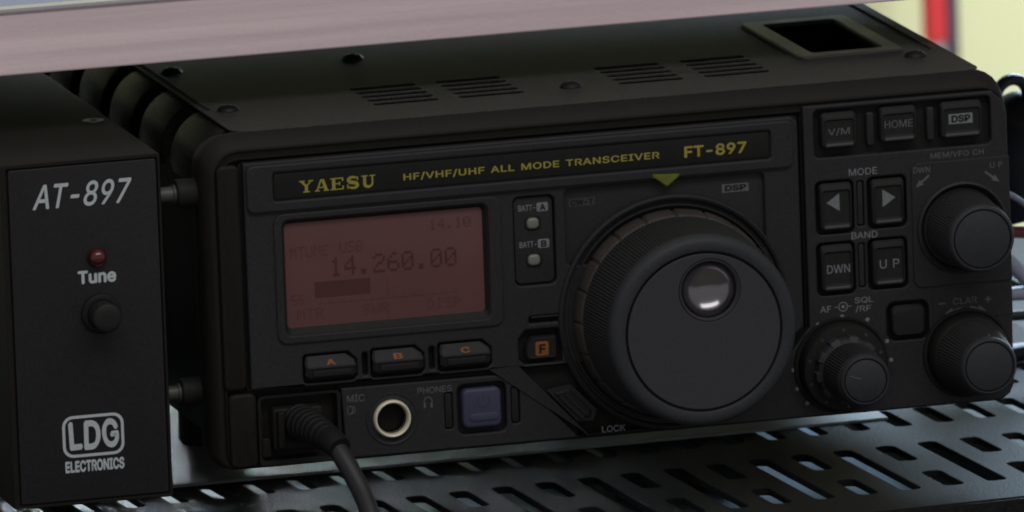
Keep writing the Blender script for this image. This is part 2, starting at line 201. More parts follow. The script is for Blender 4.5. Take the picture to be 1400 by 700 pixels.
def lathe(bm, cx, cz, prof, n=64, mod=None, axis='Y', cap1=True, cap0=False):
    rs = []
    for k, (r, y) in enumerate(prof):
        rg = []
        for i in range(n):
            a = 2*math.pi*i/n; q = r+(mod(k, i) if mod else 0)
            if axis == 'Y': rg.append((cx+q*math.cos(a), y, cz+q*math.sin(a)))
            elif axis == 'Z': rg.append((cx+q*math.cos(a), cz+q*math.sin(a), y))
            else: rg.append((y, cx+q*math.cos(a), cz+q*math.sin(a)))
        rs.append(rg)
    loft(bm, rs, cap0, cap1)
def tube(bm, pts, r, n=12, sub=10, caps=True):
    P = [Vector(p) for p in pts]; Q = []
    for i in range(len(P)-1):
        p0 = P[max(0, i-1)]; p1 = P[i]; p2 = P[i+1]; p3 = P[min(len(P)-1, i+2)]
        for k in range(sub):
            t = k/sub; Q.append(.5*((2*p1)+(p2-p0)*t+(2*p0-5*p1+4*p2-p3)*t*t+(3*p1-p0-3*p2+p3)*t**3))
    Q.append(P[-1])
    rs = []; nrm = None
    for i, q in enumerate(Q):
        tg = (Q[min(i+1, len(Q)-1)]-Q[max(i-1, 0)]).normalized()
        if nrm is None: nrm = tg.orthogonal().normalized()
        nrm = (nrm-tg*nrm.dot(tg)).normalized(); bn = tg.cross(nrm)
        rr_ = r(i/(len(Q)-1)) if callable(r) else r
        rs.append([q+nrm*rr_*math.cos(2*math.pi*j/n)+bn*rr_*math.sin(2*math.pi*j/n) for j in range(n)])
    loft(bm, rs, caps, caps)
def quads(bm, pieces, y, t=.05, tilt=0):
    """flat printed shapes: list of polygons in (x, z); each one a hair apart in depth"""
    for k, poly in enumerate(pieces):
        yy = y-.002*(k % 9)
        a = [bm.verts.new((x, yy-t, z)) for x, z in poly]; bm.faces.new(a)
def area2(p): return sum(p[k-1][0]*p[k][1]-p[k][0]*p[k-1][1] for k in range(len(p)))
def glyph_mesh(glyphs, bold):
    bm = bmesh.new()
    for pl in glyphs:
        big = max(pl, key=lambda p: abs(area2(p))); sg = 1 if area2(big) > 0 else -1
        solids = [p for p in pl if area2(p)*sg > 0]; holes = [p for p in pl if area2(p)*sg <= 0]
        grp = [[p] for p in solids]
        for h in holes:
            hx = [q[0] for q in h]; hy = [q[1] for q in h]
            for g_ in grp:
                gx = [q[0] for q in g_[0]]; gy = [q[1] for q in g_[0]]
                if min(gx) <= min(hx) and max(gx) >= max(hx) and min(gy) <= min(hy) and max(gy) >= max(hy): g_.append(h); break
        for gi, g_ in enumerate(grp):
            cu = bpy.data.curves.new('tmp', 'CURVE'); cu.dimensions = '2D'; cu.fill_mode = 'FRONT'
            for pts in g_:
                sp = cu.splines.new('POLY'); sp.points.add(len(pts)-1); sp.use_cyclic_u = True
                for q, p in zip(sp.points, pts): q.co = (p[0], p[1], 0, 1)
            o = bpy.data.objects.new('tmp', cu); C.objects.link(o)
            me = bpy.data.meshes.new_from_object(o.evaluated_get(bpy.context.evaluated_depsgraph_get()))
            bpy.data.objects.remove(o); bpy.data.curves.remove(cu)
            for ci, (ox, oy) in enumerate(((0, 0), (-bold, 0), (bold, 0), (0, -bold), (0, bold), (-bold*.7, -bold*.7), (bold*.7, bold*.7))):
                n0 = len(bm.verts); bm.from_mesh(me); bm.verts.ensure_lookup_table()
                for v in bm.verts[n0:]: v.co.z += .0012*(gi*7+ci); v.co.x += ox; v.co.y += oy
            bpy.data.meshes.remove(me)
    return bm
def text(s, x0, x1, z0, h, y, material, parent, name='lettering', bold=.0, shear=0, tilt=0, rot=0, track=0):
    glyphs = []; pen = 0
    for ch in s:
        if ch == ' ': pen += .26+track; continue
        adv, sps = GLYPH[ch]
        glyphs.append([[(pen+a/1000+b/1000*shear, b/1000) for a, b in zip(p[0::2], p[1::2])] for p in sps]); pen += adv/1000+track
    bm = glyph_mesh(glyphs, bold+.009)
    xs = [v.co.x for v in bm.verts]; ys = [v.co.y for v in bm.verts]
    ax, bx, ay, by = min(xs), max(xs), min(ys), max(ys)
    ct, st = math.cos(math.radians(tilt)), math.sin(math.radians(tilt))
    cr, sr = math.cos(math.radians(rot)), math.sin(math.radians(rot))
    cx = (x0+x1)/2
    for v in bm.verts:
        X = x0+(v.co.x-ax)/(bx-ax)*(x1-x0); L = (v.co.y-ay)/(by-ay)*h; Z = v.co.z*4
        X, L = cx+(X-cx)*cr-(L-h/2)*sr, h/2+(X-cx)*sr+(L-h/2)*cr
        v.co = (X, y-.03-Z+L*st, z0+L*ct)
    return finish(bm, name, material, parent)
def strip(pts, wd):
    """chain of quads along a polyline in the XZ plane"""
    out = []
    P = [Vector(p) for p in pts]; nn = []
    for i in range(len(P)):
        t = (P[min(i+1, len(P)-1)]-P[max(i-1, 0)]).normalized(); nn.append(Vector((-t.y, t.x)))
    for i in range(len(P)-1):
        w0 = wd(i/(len(P)-1)) if callable(wd) else wd; w1 = wd((i+1)/(len(P)-1)) if callable(wd) else wd
        out.append([tuple(P[i]+nn[i]*w0/2), tuple(P[i+1]+nn[i+1]*w1/2), tuple(P[i+1]-nn[i+1]*w1/2), tuple(P[i]-nn[i]*w0/2)])
    return out
def flat(name, polys, y, material, parent):
    bm = bmesh.new(); quads(bm, polys, y); return finish(bm, name, material, parent)

# ------------------------------------------------------------ setting
def box(bm, x0, x1, y0, y1, z0, z1, b=0):
    r = bmesh.ops.create_cube(bm, size=1)
    for v in r['verts']: v.co = (x0+(v.co.x+.5)*(x1-x0), y0+(v.co.y+.5)*(y1-y0), z0+(v.co.z+.5)*(z1-z0))
    if b: bmesh.ops.bevel(bm, geom=list({ed for v in r['verts'] for ed in v.link_edges}), offset=b, segments=2, affect='EDGES')
bm = bmesh.new(); box(bm, -2500, 3500, 1230, 1260, -1500, 2500)
tag(finish(bm, 'wall', 'wall'), kind='structure')
bm = bmesh.new(); box(bm, -2500, 3500, -4500, 1229, -910, -900)
tag(finish(bm, 'floor', 'floor'), kind='structure')
bm = bmesh.new(); box(bm, -1500, 1200, -60, 440, -75, -58, 2)
tag(finish(bm, 'table_surface', 'table'), kind='structure')

th = math.radians(3.5)
SX, SY, SZ = 15.9, 59.1, -12
def shelf_xf(x, y, z):
    dx = x-175
    return (SX+175+dx*math.cos(th)-y*math.sin(th), SY+dx*math.sin(th)+y*math.cos(th), z+SZ)
pole = thing('banner_pole', (549, 1200, -900), 'blurred red and black upright strip against the cream wall at top right', 'pole')
bm = bmesh.new(); box(bm, 544.2, 551.5, 1198, 1203, -139, 300, .8); finish(bm, 'red_stripe', 'red', pole)
bm = bmesh.new(); box(bm, 551.7, 556.0, 1199, 1203, -900, 300, .8); finish(bm, 'dark_stripe', 'pole_dark', pole)
bm = bmesh.new(); box(bm, 544.2, 551.5, 1199, 1203, -900, -139.5, .8); finish(bm, 'pale_base', 'violet', pole)

shelf = thing('perforated_shelf', (190, 0, -18), 'dark grey perforated steel shelf with rows of slots under the radio gear', 'shelf')
holes = []
for k in range(-25, 22):
    xc = 153.6+11.1*k
    holes.append(rr(xc-2.3, xc+2.3, -.8, 19, 1.6, 3))
    xc = 151.2+11.1*k
    for y1 in (-21, 86, 193):
        if k % 2 == 0: holes.append(rr(xc-2.5, xc+2.5, y1-51, y1, 1.8, 3))
        else: holes += [rr(xc-2.5, xc+2.5, y1-19, y1, 1.8, 3), rr(xc-2.5, xc+2.5, y1-51, y1-32.5, 1.8, 3)]
holes = [h for h in holes if h]
holes = [h for h in holes if max(p[1] for p in h) < 250 and max(p[0] for p in h) < 240]
panel('shelf_sheet', rr(-140, 246, -92, 255, 1, 2), holes, -7.8, -6, 'shelf', shelf, bevel=.25, plane='XY', xf=shelf_xf)
bm = bmesh.new(); box(bm, -140, 246, -93.4, -92.1, -26, -6.4, .4)
for v in bm.verts: v.co = shelf_xf(*v.co)
finish(bm, 'front_lip', 'shelf', shelf)

bm = bmesh.new(); box(bm, -30, 190, 64.2, 296, -17.95, -17.3, .1)  # sheet added in place of the lit strip of shelf under the radio
for v in bm.verts:
    if v.co.y < 100: v.co.y += (v.co.x-20)*.016
tag(finish(bm, 'lit_band_sheet', 'sheet'), 'grey sheet put in for the lit band of shelf directly under the big radio', 'sheet')

bm = bmesh.new(); box(bm, 148, 188, 179, 294, -57.9, -38, 3)  # made-up box that darkens the view through the middle slots
ps = thing('dark_filler_box', (168, 238, -58), 'made-up dark boxy adaptor on the pale table seen through the shelf slots', 'filler')
finish(bm, 'case', 'dark', ps)
bm = bmesh.new(); tube(bm, [(168, 293, -50), (168, 330, -54), (210, 380, -55.2), (300, 400, -55.2)], 2.6); finish(bm, 'lead', 'cable', ps)

bm = bmesh.new(); rbox(bm, 236, 420, -57.95, -41, 400, 88, 4, 2, cap0=True)  # dark box added where the table below lies in shade
ec = thing('shade_box', (328, 244, -58), 'flat dark box added for the shade on the lower table beneath the right end of the perforated shelf', 'case')
finish(bm, 'shade_box_body', 'dark', ec)
bm = bmesh.new(); box(bm, 236.6, 419.4, 90, 399, -51, -50.2, .1); finish(bm, 'lid_seam', 'cable', ec)

# upper shelf rail
rail = thing('upper_shelf', (100, 30, 94.3), 'brushed aluminium shelf edge with pink reflections put into its colour across the top in front of the radio', 'shelf')
bm = bmesh.new(); box(bm, -260, 420, 30, 32.4, 94.3, 109.4, .35); finish(bm, 'front_face', 'alu', rail)
bm = bmesh.new(); box(bm, -260, 420, 29.2, 34, 109.6, 110.6, .3); finish(bm, 'top_lip', 'alu_lip', rail)
bm = bmesh.new(); box(bm, -260, 420, 34.2, 176, 108.4, 110, .2); finish(bm, 'board', 'board', rail)

# ------------------------------------------------------------ transceiver
rad = thing('radio_transceiver', (101, 0, -16.9), 'wide black radio transceiver with pink display and one big tuning knob', 'radio')
# --- casing: open-topped shell behind the front frame
bm = bmesh.new()
prof = [(9.5, 79), (9.5, 73), (3.2, 67), (2.2, 12), (6, 2.7), (196, 2.7), (201, 7), (201.5, 70)]
for k in range(1, 6):
    a = math.radians(90*k/5); prof.append((194.5+7*math.cos(a), 71+8*math.sin(a)))
prof.append((192, 79))
a_ = [bm.verts.new((x, 9, z)) for x, z in prof]; b_ = [bm.verts.new((x, 258, z)) for x, z in prof]
for i in range(len(prof)-1): bm.faces.new((a_[i], a_[i+1], b_[i+1], b_[i]))
c_ = [bm.verts.new((x*.985+1.5, y, min(z, 77)*.985+.8)) for y in (9.4, 257.6) for x, z in prof]
n_ = len(prof)
for i in range(n_-1): bm.faces.new((c_[i+1], c_[i], c_[n_+i], c_[n_+i+1]))
bm.faces.new(b_)
finish(bm, 'casing', 'bezel', rad)
# --- rounded left upper edge, cut into rounded blocks by vent gaps
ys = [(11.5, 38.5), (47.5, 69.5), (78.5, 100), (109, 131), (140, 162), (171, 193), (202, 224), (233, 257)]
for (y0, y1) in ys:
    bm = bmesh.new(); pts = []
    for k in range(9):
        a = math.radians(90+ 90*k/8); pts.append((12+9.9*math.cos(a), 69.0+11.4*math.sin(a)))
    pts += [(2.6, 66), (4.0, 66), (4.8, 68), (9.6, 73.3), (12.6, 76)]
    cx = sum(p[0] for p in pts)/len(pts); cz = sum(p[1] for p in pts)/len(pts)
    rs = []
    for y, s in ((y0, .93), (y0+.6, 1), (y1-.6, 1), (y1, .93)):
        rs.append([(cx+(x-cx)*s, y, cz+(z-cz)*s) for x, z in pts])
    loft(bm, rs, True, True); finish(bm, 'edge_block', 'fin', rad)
# --- top cover with real slots and duct opening
vent = []
for gx in (49.5, 71.0, 111.3, 133.0):
    for k in range(5):
        yc = 23.6+k*5.35; vent.append(rr(gx, gx+16.4, yc-1.7, yc+1.7, 1.2, 3))
duct_in = rr(164.8, 182.9, 38, 80.5, 1, 3)
cover = panel('top_cover', rr(9.2, 197.2, 2.6, 256, (5, 4, 2, 2), 4), vent+[rr(163.2, 184.4, 36.4, 82, 1, 3)], 80.6, 81, 'cover', rad, bevel=.08, plane='XY')
for x in (11.2, 194.0):                                      # raised line along the left and right border of the cover
    bm = bmesh.new(); box(bm, x-.45, x+.45, 34, 255, 80.9, 81.45, .15); finish(bm, 'edge_bead', 'cover', rad)
duct = panel('duct_frame', rr(160.2, 187, 32.6, 85.5, 2, 4), [duct_in], 79.4, 81.8, 'duct', rad, bevel=.4, plane='XY')
bm = bmesh.new()
o1 = rr(164.9, 182.8, 38.1, 80.4, 1, 3)
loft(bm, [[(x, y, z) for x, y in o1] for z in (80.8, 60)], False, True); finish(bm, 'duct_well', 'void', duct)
bm = bmesh.new()
for k in range(4): box(bm, 165, 182.7, 46+9*k, 47.2+9*k, 66, 70)
finish(bm, 'duct_louvre', 'recess', duct)
for (sx, sy) in ((15.2, 86.9), (15.2, 31.2), (60.6, 84.6), (99.4, 24.1), (187.5, 26.0)):
    bm = bmesh.new(); lathe(bm, sx, sy, [(2.8, 81.02), (2.75, 81.3), (2.3, 81.9), (1.5, 82.3), (.8, 82.35), (.6, 81.9)], 24, axis='Z')
    finish(bm, 'cover_screw', 'screw', rad)
# --- front frame: lofted rounded rectangles
bm = bmesh.new()
FR = [(.5, 202.2, .8, 79.4, 7.5, 10.5), (.3, 202.4, .6, 79.2, 7.5, 8.6), (.6, 202.4, -.4, 81.0, 8, 3.2), (1.0, 202.4, -.9, 80.7, 8, 2.4), (2.2, 202.3, -1, 77.6, 7, .3), (2.8, 202.1, -.8, 77.1, 6.5, 0),
      (3.3, 202, -.6, 76.7, 6.2, .0), (3.5, 201.9, -.5, 76.5, 6, .7), (3.9, 201.8, -.4, 75.5, 5.6, .7), (4.1, 201.8, -.3, 75.3, 5.5, .1), (4.5, 201.7, -.2, 74.7, 5, .1), (4.7, 201.6, -.1, 74.5, 5, 2.2)]
loft(bm, [ring(rr(a, b, c, d, (3.5, 4.5, r, r), 6), y) for a, b, c, d, r, y in FR]); finish(bm, 'front_frame', 'bezel', rad, angle=50)
# raised left border strip and lower-left block
bm = bmesh.new(); rbox(bm, 3.8, 9.4, 18.4, 73.6, 2, -.9, 1.6, .8); finish(bm, 'border_strip', 'bezel', rad)
bm = bmesh.new(); rbox(bm, 4.6, 11.4, -.6, 17.6, 2, -1.3, 1.6, .8); finish(bm, 'corner_block', 'bezel', rad)
# --- main panel, left cluster
def arrow_btn_hole(x0, x1, z0, z1, r=1.4): return rr(x0, x1, z0, z1, r, 4)
P1 = [(10.3, 73.9), (10.3, 18.4), (76.6, 18.2), (93.6, -.3), (121, -.3), (121, 17.5), (144, 17.5), (149, 22), (149, 72.5), (147.6, 73.9)]
disp_hole = rr(18.8, 70.9, 30.5, 59.8, 2.2)
def chamf(x0, x1, z0, z1, c, r=.6): # chamfered top right corner
    return [(x0+r, z0), (x1-r-.4, z0), (x1, z0+r+.4), (x1, z1-c), (x1-c, z1), (x0+r, z1), (x0, z1-r), (x0, z0+r)]
ABC = [(23.4, 36.6), (40.2, 53.4), (57.0, 70.2)]
h1 = [disp_hole, rr(77.0, 87.4, 38.0, 59.9, 1.6), rr(90.0, 140.2, 42, 60.8, 1.4),
      [(78.9, 27.1), (87.0, 27.1), (88.0, 26.2), (88.0, 18.7), (87.4, 18.7+.0), (78.6, 18.7), (77.2, 20), (77.2, 25)],
      rr(80.0, 88.0, 28.6, 30.4, .5, 2)] + [chamf(a-.1, b+.1, 18.8, 25.9, 2.2) for a, b in ABC] + [rr(38.0, 39.4, 19.6, 25.2, .5, 2), rr(54.7, 56.1, 19.6, 25.2, .5, 2)]
lock_o = [(84.6, 11.7), (89.6, 12.4), (95.6, 6.0), (94.9, 3.9), (91.4, 4.1)]
h1.append(lock_o)
main = panel('display_panel', P1, h1, 2.4, -1.2, 'panel', rad, bevel=.45)
# nameplate bar (raised, with its own sunk plate)
np_ = panel('nameplate_bar', rr(10.8, 147.6, 61.6, 73.3, 1.8), [rr(17.3, 141.9, 64.2, 71.2, .8)], -.9, -2.2, 'panel', rad, bevel=.5)
bm = bmesh.new(); rbox(bm, 17.6, 141.6, 64.5, 70.9, -.8, -1.6, .7, .2); plate = finish(bm, 'nameplate', 'recess', rad)
plate['label'] = 'black nameplate strip with yellow printing'
# name in slab serif capitals
def slab(ch, x, z, w_, h_):
    t = .24*w_; s = .11*h_; q = []
    B = lambda a, b, c, d: q.append([(x+a*w_, z+c*h_), (x+b*w_, z+c*h_), (x+b*w_, z+d*h_), (x+a*w_, z+d*h_)])
    L = lambda p0, p1, tw: q.append([(x+(p0[0]-tw/2)*w_, z+p0[1]*h_), (x+(p0[0]+tw/2)*w_, z+p0[1]*h_), (x+(p1[0]+tw/2)*w_, z+p1[1]*h_), (x+(p1[0]-tw/2)*w_, z+p1[1]*h_)])
    if ch == 'Y':
        L((.5, .5), (.16, .95), .22); L((.5, .5), (.84, .95), .15); B(.39, .61, 0, .55); B(.26, .74, 0, .1); B(0, .4, .9, 1); B(.64, 1, .9, 1)
    if ch == 'A':
        L((.14, .05), (.47, 1), .13); L((.82, .05), (.55, 1), .23); B(.26, .72, .27, .37); B(0, .34, 0, .1); B(.62, 1, 0, .1)
    if ch == 'E':
        B(.12, .36, 0, 1); B(0, .95, 0, .1); B(0, .93, .9, 1); B(.84, .95, 0, .32); B(.82, .93, .7, 1); B(.3, .68, .46, .56); B(.6, .7, .36, .66)
    if ch == 'U':
        B(.12, .34, .28, .95); B(.72, .85, .28, .95); B(0, .46, .9, 1); B(.58, 1, .9, 1)
        pts = [(x+(.5+.27*math.cos(a))*w_, z+(.3+.25*math.sin(a))*h_) for a in [math.pi+math.pi*k/10 for k in range(11)]]
        q.extend(strip(pts, lambda t_: (.24-.1*t_)*w_))
    if ch == 'S':
        c = []
        for k in range(0, 13):
            a = math.radians(30+ k*20); c.append((x+(.48+.30*math.cos(a))*w_, z+(.73+.22*math.sin(a))*h_))
        for k in range(0, 13):
            a = math.radians(90-k*20-0); c.append((x+(.5+.32*math.cos(a))*w_, z+(.27+.22*math.sin(a))*h_))
        c = c[:13-0]+c[14:]
        q.extend(strip(c, lambda t_: (.13+.13*math.sin(math.pi*t_))*w_)); B(.78, .88, .64, .98); B(.08, .18, .02, .36)
    return q
qs = []
for i, ch in enumerate('YAESU'): qs += slab(ch, 23.9+i*3.86, 65.7, 3.5, 2.95)
flat('maker_name', qs, -1.65, 'yellow', plate)
text('HF/VHF/UHF ALL MODE TRANSCEIVER', 49.8, 114.0, 66.35, 1.95, -1.65, 'yellow', plate, 'type_lettering', bold=.012, track=.03)
text('FT-897', 120.2, 135.9, 66.1, 2.9, -1.65, 'yellow', plate, 'model_lettering', bold=.018)
# recess floors
bm = bmesh.new(); rbox(bm, 9.5, 149.6, 17.5, 74, 2.6, 1.1, 1, .1); finish(bm, 'recess_floor', 'recess', rad)
# display
disp = panel('display_frame', rr(17.2, 73.8, 28.9, 60.9, 2.6), [rr(19.2, 70.5, 30.9, 59.3, 1.8)], -1.0, -1.75, 'panel', rad, bevel=.35)
bm = bmesh.new()
loft(bm, [ring(rr(19.1, 70.6, 30.8, 59.4, 1.9), -1.3), ring(rr(19.5, 70.2, 31.2, 59.0, 1.7), -1.2), ring(rr(20.1, 69.4, 32.6, 58.1, 1.0), .1), ring(rr(20.3, 69.2, 32.9, 57.9, .9), .2)], False, False)
finish(bm, 'inner_surround', 'recess', disp)
bm = bmesh.new(); rbox(bm, 19.6, 69.9, 32.2, 58.6, .9, .05, .8, .05); lcd = finish(bm, 'lcd_panel', 'lcd', rad); lcd['label'] = 'pink lit liquid crystal display'
F5 = {'0': '01110 10001 10011 10101 11001 10001 01110', '1': '00100 01100 00100 00100 00100 00100 01110', '2': '01110 10001 00001 00110 01000 10000 11111',
 '4': '00010 00110 01010 10010 11111 00010 00010', '6': '00110 01000 10000 11110 10001 10001 01110', '.': '00000 00000 00000 00000 00000 01100 01100',
 'M': '10001 11011 10101 10101 10001 10001 10001', 'T': '11111 00100 00100 00100 00100 00100 00100', 'U': '10001 10001 10001 10001 10001 10001 01110',
 'N': '10001 11001 10101 10011 10001 10001 10001', 'E': '11111 10000 10000 11110 10000 10000 11111', 'S': '01111 10000 10000 01110 00001 00001 11110',
 'B': '11110 10001 10001 11110 10001 10001 11110', 'R': '11110 10001 10001 11110 10100 10010 10001', 'W': '10001 10001 10001 10101 10101 10101 01010',
 'D': '11100 10010 10001 10001 10001 10010 11100', 'I': '01110 00100 00100 00100 00100 00100 01110', 'P': '11110 10001 10001 11110 10000 10000 10000', ' ': '0 0 0 0 0 0 0'}
def dots(s, x0, x1, z0, h, material, name='lcd_text'):
    n = len(s)*6-1; px = (x1-x0)/n; pz = h/7; q = []
    for i, ch in enumerate(s):
        for r, row in enumerate(F5[ch].split()):
            for c, v in enumerate(row):
                if v == '1':
                    X = x0+(i*6+c)*px; Z = z0+(6-r)*pz; q.append([(X, Z), (X+px*.93, Z), (X+px*.93, Z+pz*.93), (X, Z+pz*.93)])
    flat(name, q, .04, material, lcd)
dots('14.10', 56.2, 66.6, 53.6, 2.6, 'ink2'); dots('MTUNE', 21.4, 31.0, 49.6, 2.7, 'ink2'); dots('USB', 33.8, 39.6, 49.9, 2.7, 'ink2')
dots('14.260.00', 31.2, 62.8, 44.3, 4.7, 'ink'); dots('S6', 21.3, 24.6, 38.0, 2.6, 'ink2'); dots('MTR', 22.6, 29.2, 34.4, 2.6, 'ink2'); dots('SWR', 39.0, 45.4, 34.3, 2.6, 'ink2'); dots('DISP', 55.0, 63.4, 34.2, 2.6, 'ink2')
flat('level_bar', [[(27.2, 39.4), (41.0, 39.4), (41.0, 43.2), (27.2, 43.2)]], .04, 'ink', lcd)
sc = [[(28.0, 37.75), (62.6, 37.75), (62.6, 37.95), (28.0, 37.95)], [(45.2, 38.2), (45.4, 38.2), (45.4, 43.1), (45.2, 43.1)]]
for k in range(14): sc.append([(28.4+k*2.6, 38.0), (28.6+k*2.6, 38.0), (28.6+k*2.6, 38.7), (28.4+k*2.6, 38.7)])
flat('level_scale', sc, .04, 'ink2', lcd)
# battery lamps
bm = bmesh.new(); rbox(bm, 77.3, 87.1, 38.3, 59.6, 1.1, -.2, 1.4, .3); bp_ = finish(bm, 'battery_panel', 'panel', rad)
for z, ch in ((53.2, 'A'), (44.2, 'B')):
    bm = bmesh.new(); rbox(bm, 79.9, 84.1, z-1.9, z+1.8, -.1, -.35, 1.2, .2); finish(bm, 'lamp_well', 'recess', bp_)
    bm = bmesh.new(); rbox(bm, 80.4, 83.5, z-1.45, z+1.3, -.2, -1.1, 1.1, .6); finish(bm, 'battery_lamp', 'led', bp_)
    text('BATT-', 78.5, 82.8, z+3.0, 1.5, -.22, 'grey2', bp_, bold=.01)
    bm = bmesh.new(); rbox(bm, 83.1, 86.0, z+2.6, z+4.8, -.15, -.3, .45, .05); finish(bm, 'letter_patch', 'grey2', bp_)
    text(ch, 83.9, 85.3, z+2.9, 1.6, -.31, 'recess', bp_, bold=.02)
# knob housing floor with printed boxes and index mark
bm = bmesh.new(); rbox(bm, 89.4, 140.6, 35, 61.2, 1.1, .0, .5, .1); kh = finish(bm, 'knob_housing', 'panel', rad)
flat('label_box', [[(91.2, 56.2), (97.9, 56.2), (97.9, 58.2), (91.2, 58.2)]], -.02, 'dim', kh); text('CW-T', 91.7, 97.4, 56.5, 1.4, -.1, 'recess', kh, bold=.02)
flat('label_box', [[(129.8, 56.4), (136.6, 56.4), (136.6, 58.5), (129.8, 58.5)]], -.02, 'grey', kh); text('DSP', 130.6, 135.9, 56.75, 1.45, -.1, 'recess', kh, bold=.02)
bm = bmesh.new()
tri = [(111.9, 62.9), (118.7, 62.5), (118.5, 61.9), (115.4, 59.5), (112.0, 62.1)]
loft(bm, [ring(tri, -1.0), ring(tri, -2.3), ring([(115.3+(x-115.3)*.82, 61.6+(z-61.6)*.8) for x, z in tri], -2.7)]); finish(bm, 'index_mark', 'green', rad)['label'] = 'green pointer mark above the tuning knob'
# A B C keys
for (a, b), ch in zip(ABC, 'ABC'):
    bm = bmesh.new()
    zs = [20.0, 20.6, 22.6, 22.9, 24.0, 25.4]; xs_r = [b-.9, b-.25, b-.25, b-.25, b-.6, b-2.4]; xs_l = [a+.9, a+.3, a+.3, a+.25, a+.25, a+.7]; yf = [-1.9, -2.2, -2.4, -2.6, -1.9, -1.0]
    col = []
    for z, xr, xl, y in zip(zs, xs_r, xs_l, yf): col.append([bm.verts.new((xl, 1, z)), bm.verts.new((xl, y+.4, z)), bm.verts.new((xl+.5, y, z)), bm.verts.new((xr-.5, y, z)), bm.verts.new((xr, y+.4, z)), bm.verts.new((xr, 1, z))])
    for p, q in zip(col, col[1:]):
        for i in range(5): bm.faces.new((p[i], p[i+1], q[i+1], q[i]))
    bm.faces.new(col[0]); bm.faces.new(col[-1])
    key = finish(bm, 'function_key', 'button', rad, 25)
    key['label'] = 'soft key marked '+ch
    bm = bmesh.new(); rbox(bm, a+2.0, b-1.6, 20.5, 22.0, -1.9, -2.6, .3, .15); finish(bm, 'key_bar', 'button', key)
    bm = bmesh.new(); box(bm, a+.5, b-.5, -2.75, -2.3, 22.5, 22.85, .12); finish(bm, 'key_ridge', 'knob', key)
    text(ch, (a+b)/2-1.2, (a+b)/2+1.1, 23.2, 1.6, -2.52, 'orange', key, bold=.02, tilt=36)
# F key
bm = bmesh.new()
fo = [(80.5, 25.3), (86.3, 25.3), (86.6, 25.0), (86.6, 20.2), (86.3, 19.9), (79.4, 19.9), (78.9, 20.6), (79.1, 23.4)]
loft(bm, [ring(fo, 1), ring(fo, -1.1), ring([(82.9+(x-82.9)*.93, 22.8+(z-22.8)*.88) for x, z in fo], -1.6)]); fk = finish(bm, 'function_key', 'button', rad); fk['label'] = 'function key with orange letter patch'
bm = bmesh.new(); box(bm, 79.8, 86.2, -1.75, -1.4, 20.1, 20.4, .1); box(bm, 80.6, 86.4, -1.75, -1.4, 24.7, 24.95, .1); finish(bm, 'key_ridge', 'knob', fk)
bm = bmesh.new(); rbox(bm, 81.2, 84.5, 20.6, 24.1, -1.5, -1.72, .5, .05); finish(bm, 'letter_patch', 'orange', fk)
text('F', 82.1, 83.8, 21.2, 2.3, -1.74, 'recess', fk, bold=.02)
bm = bmesh.new(); box(bm, 80.6, 87.6, -1.0, -.6, 29.9, 30.3, .1); finish(bm, 'slot_edge', 'knob', rad)
# lock key
bm = bmesh.new()
lo = [(85.6, 11.2), (89.2, 11.8), (94.8, 6.0), (94.3, 4.4), (91.8, 4.6)]
cxx, czz = 90.6, 8
loft(bm, [ring(lo, 1), ring(lo, -1.5), ring([(cxx+(x-cxx)*.9, czz+(z-czz)*.9) for x, z in lo], -1.9)]); lk = finish(bm, 'lock_key', 'button', rad)
bm = bmesh.new()
for k in (-.8, .6):
    q = [(87.4+k, 10.3+k*.3), (88.2+k, 10.4+k*.3), (93.4+k*.7, 5.0+k*.6), (92.6+k*.7, 4.9+k*.6)]; loft(bm, [ring(q, -1.8), ring(q, -2.2)])
finish(bm, 'key_ridge', 'panel', lk)
text('LOCK', 97.3, 103.2, .2, 1.6, -1.2, 'grey2', rad)

# --- tuning knob and its collar
KX, KZ = 116.4, 28.4
bm = bmesh.new(); lathe(bm, KX, KZ, [(29.1, -.4), (29.0, -1.9), (28.5, -2.5), (27.9, -2.2), (27.4, -1.0), (26.9, -.9), (26.6, -1.6), (26.3, -1.6), (26.2, -.4)], 96, cap1=False); finish(bm, 'knob_collar', 'panel', rad)
bm = bmesh.new(); lathe(bm, KX, KZ, [(27.5, -.3), (20, -.3)], 64); finish(bm, 'collar_floor', 'recess', rad)
kn = bmesh.new()
def notch(k, i): return -.55 if (i % 12 == 0) and 1 <= k <= 4 else 0
lathe(kn, KX, KZ, [(24.5, -1.4), (25.3, -1.6), (25.6, -2.2), (25.4, -5.0), (24.9, -6.6), (24.2, -6.9)], 240, mod=notch, cap1=False)
tk = finish(kn, 'tuning_knob', 'skirt', rad); tk['label'] = 'large tuning knob'
bm = bmesh.new()
def kn2(k, i): return (.16 if i % 2 else -.16) if 1 <= k <= 4 else 0
lathe(bm, KX, KZ, [(23.9, -6.6), (24.5, -7.0), (24.3, -11.5), (23.7, -19), (23.2, -23.1), (22.9, -23.6)], 360, mod=kn2, cap1=False); finish(bm, 'knurled_grip', 'knurl', tk, 15)
bm = bmesh.new(); lathe(bm, KX, KZ, [(22.8, -23.20), (23.3, -23.80), (23.5, -24.90), (23.3, -26.20), (22.6, -27.20), (21.6, -27.60), (19.9, -27.65), (19.7, -27.5), (19.6, -26.0), (18.9, -25.9)], 128, cap1=False); finish(bm, 'knob_rim', 'knob', tk, 50)
DX, DZ = 118.1, 38.4
panel('knob_face', circ(KX, KZ, 19.05, 96), [circ(DX, DZ, 7.75, 48)], -24.60, -27.55, 'face', tk, bevel=.2)
bm = bmesh.new(); lathe(bm, DX, DZ, [(7.75, -26.80), (7.55, -27.55), (7.3, -27.55), (7.1, -27.00), (6.9, -26.80)], 64, cap1=False); finish(bm, 'dimple_ring', 'face', tk)
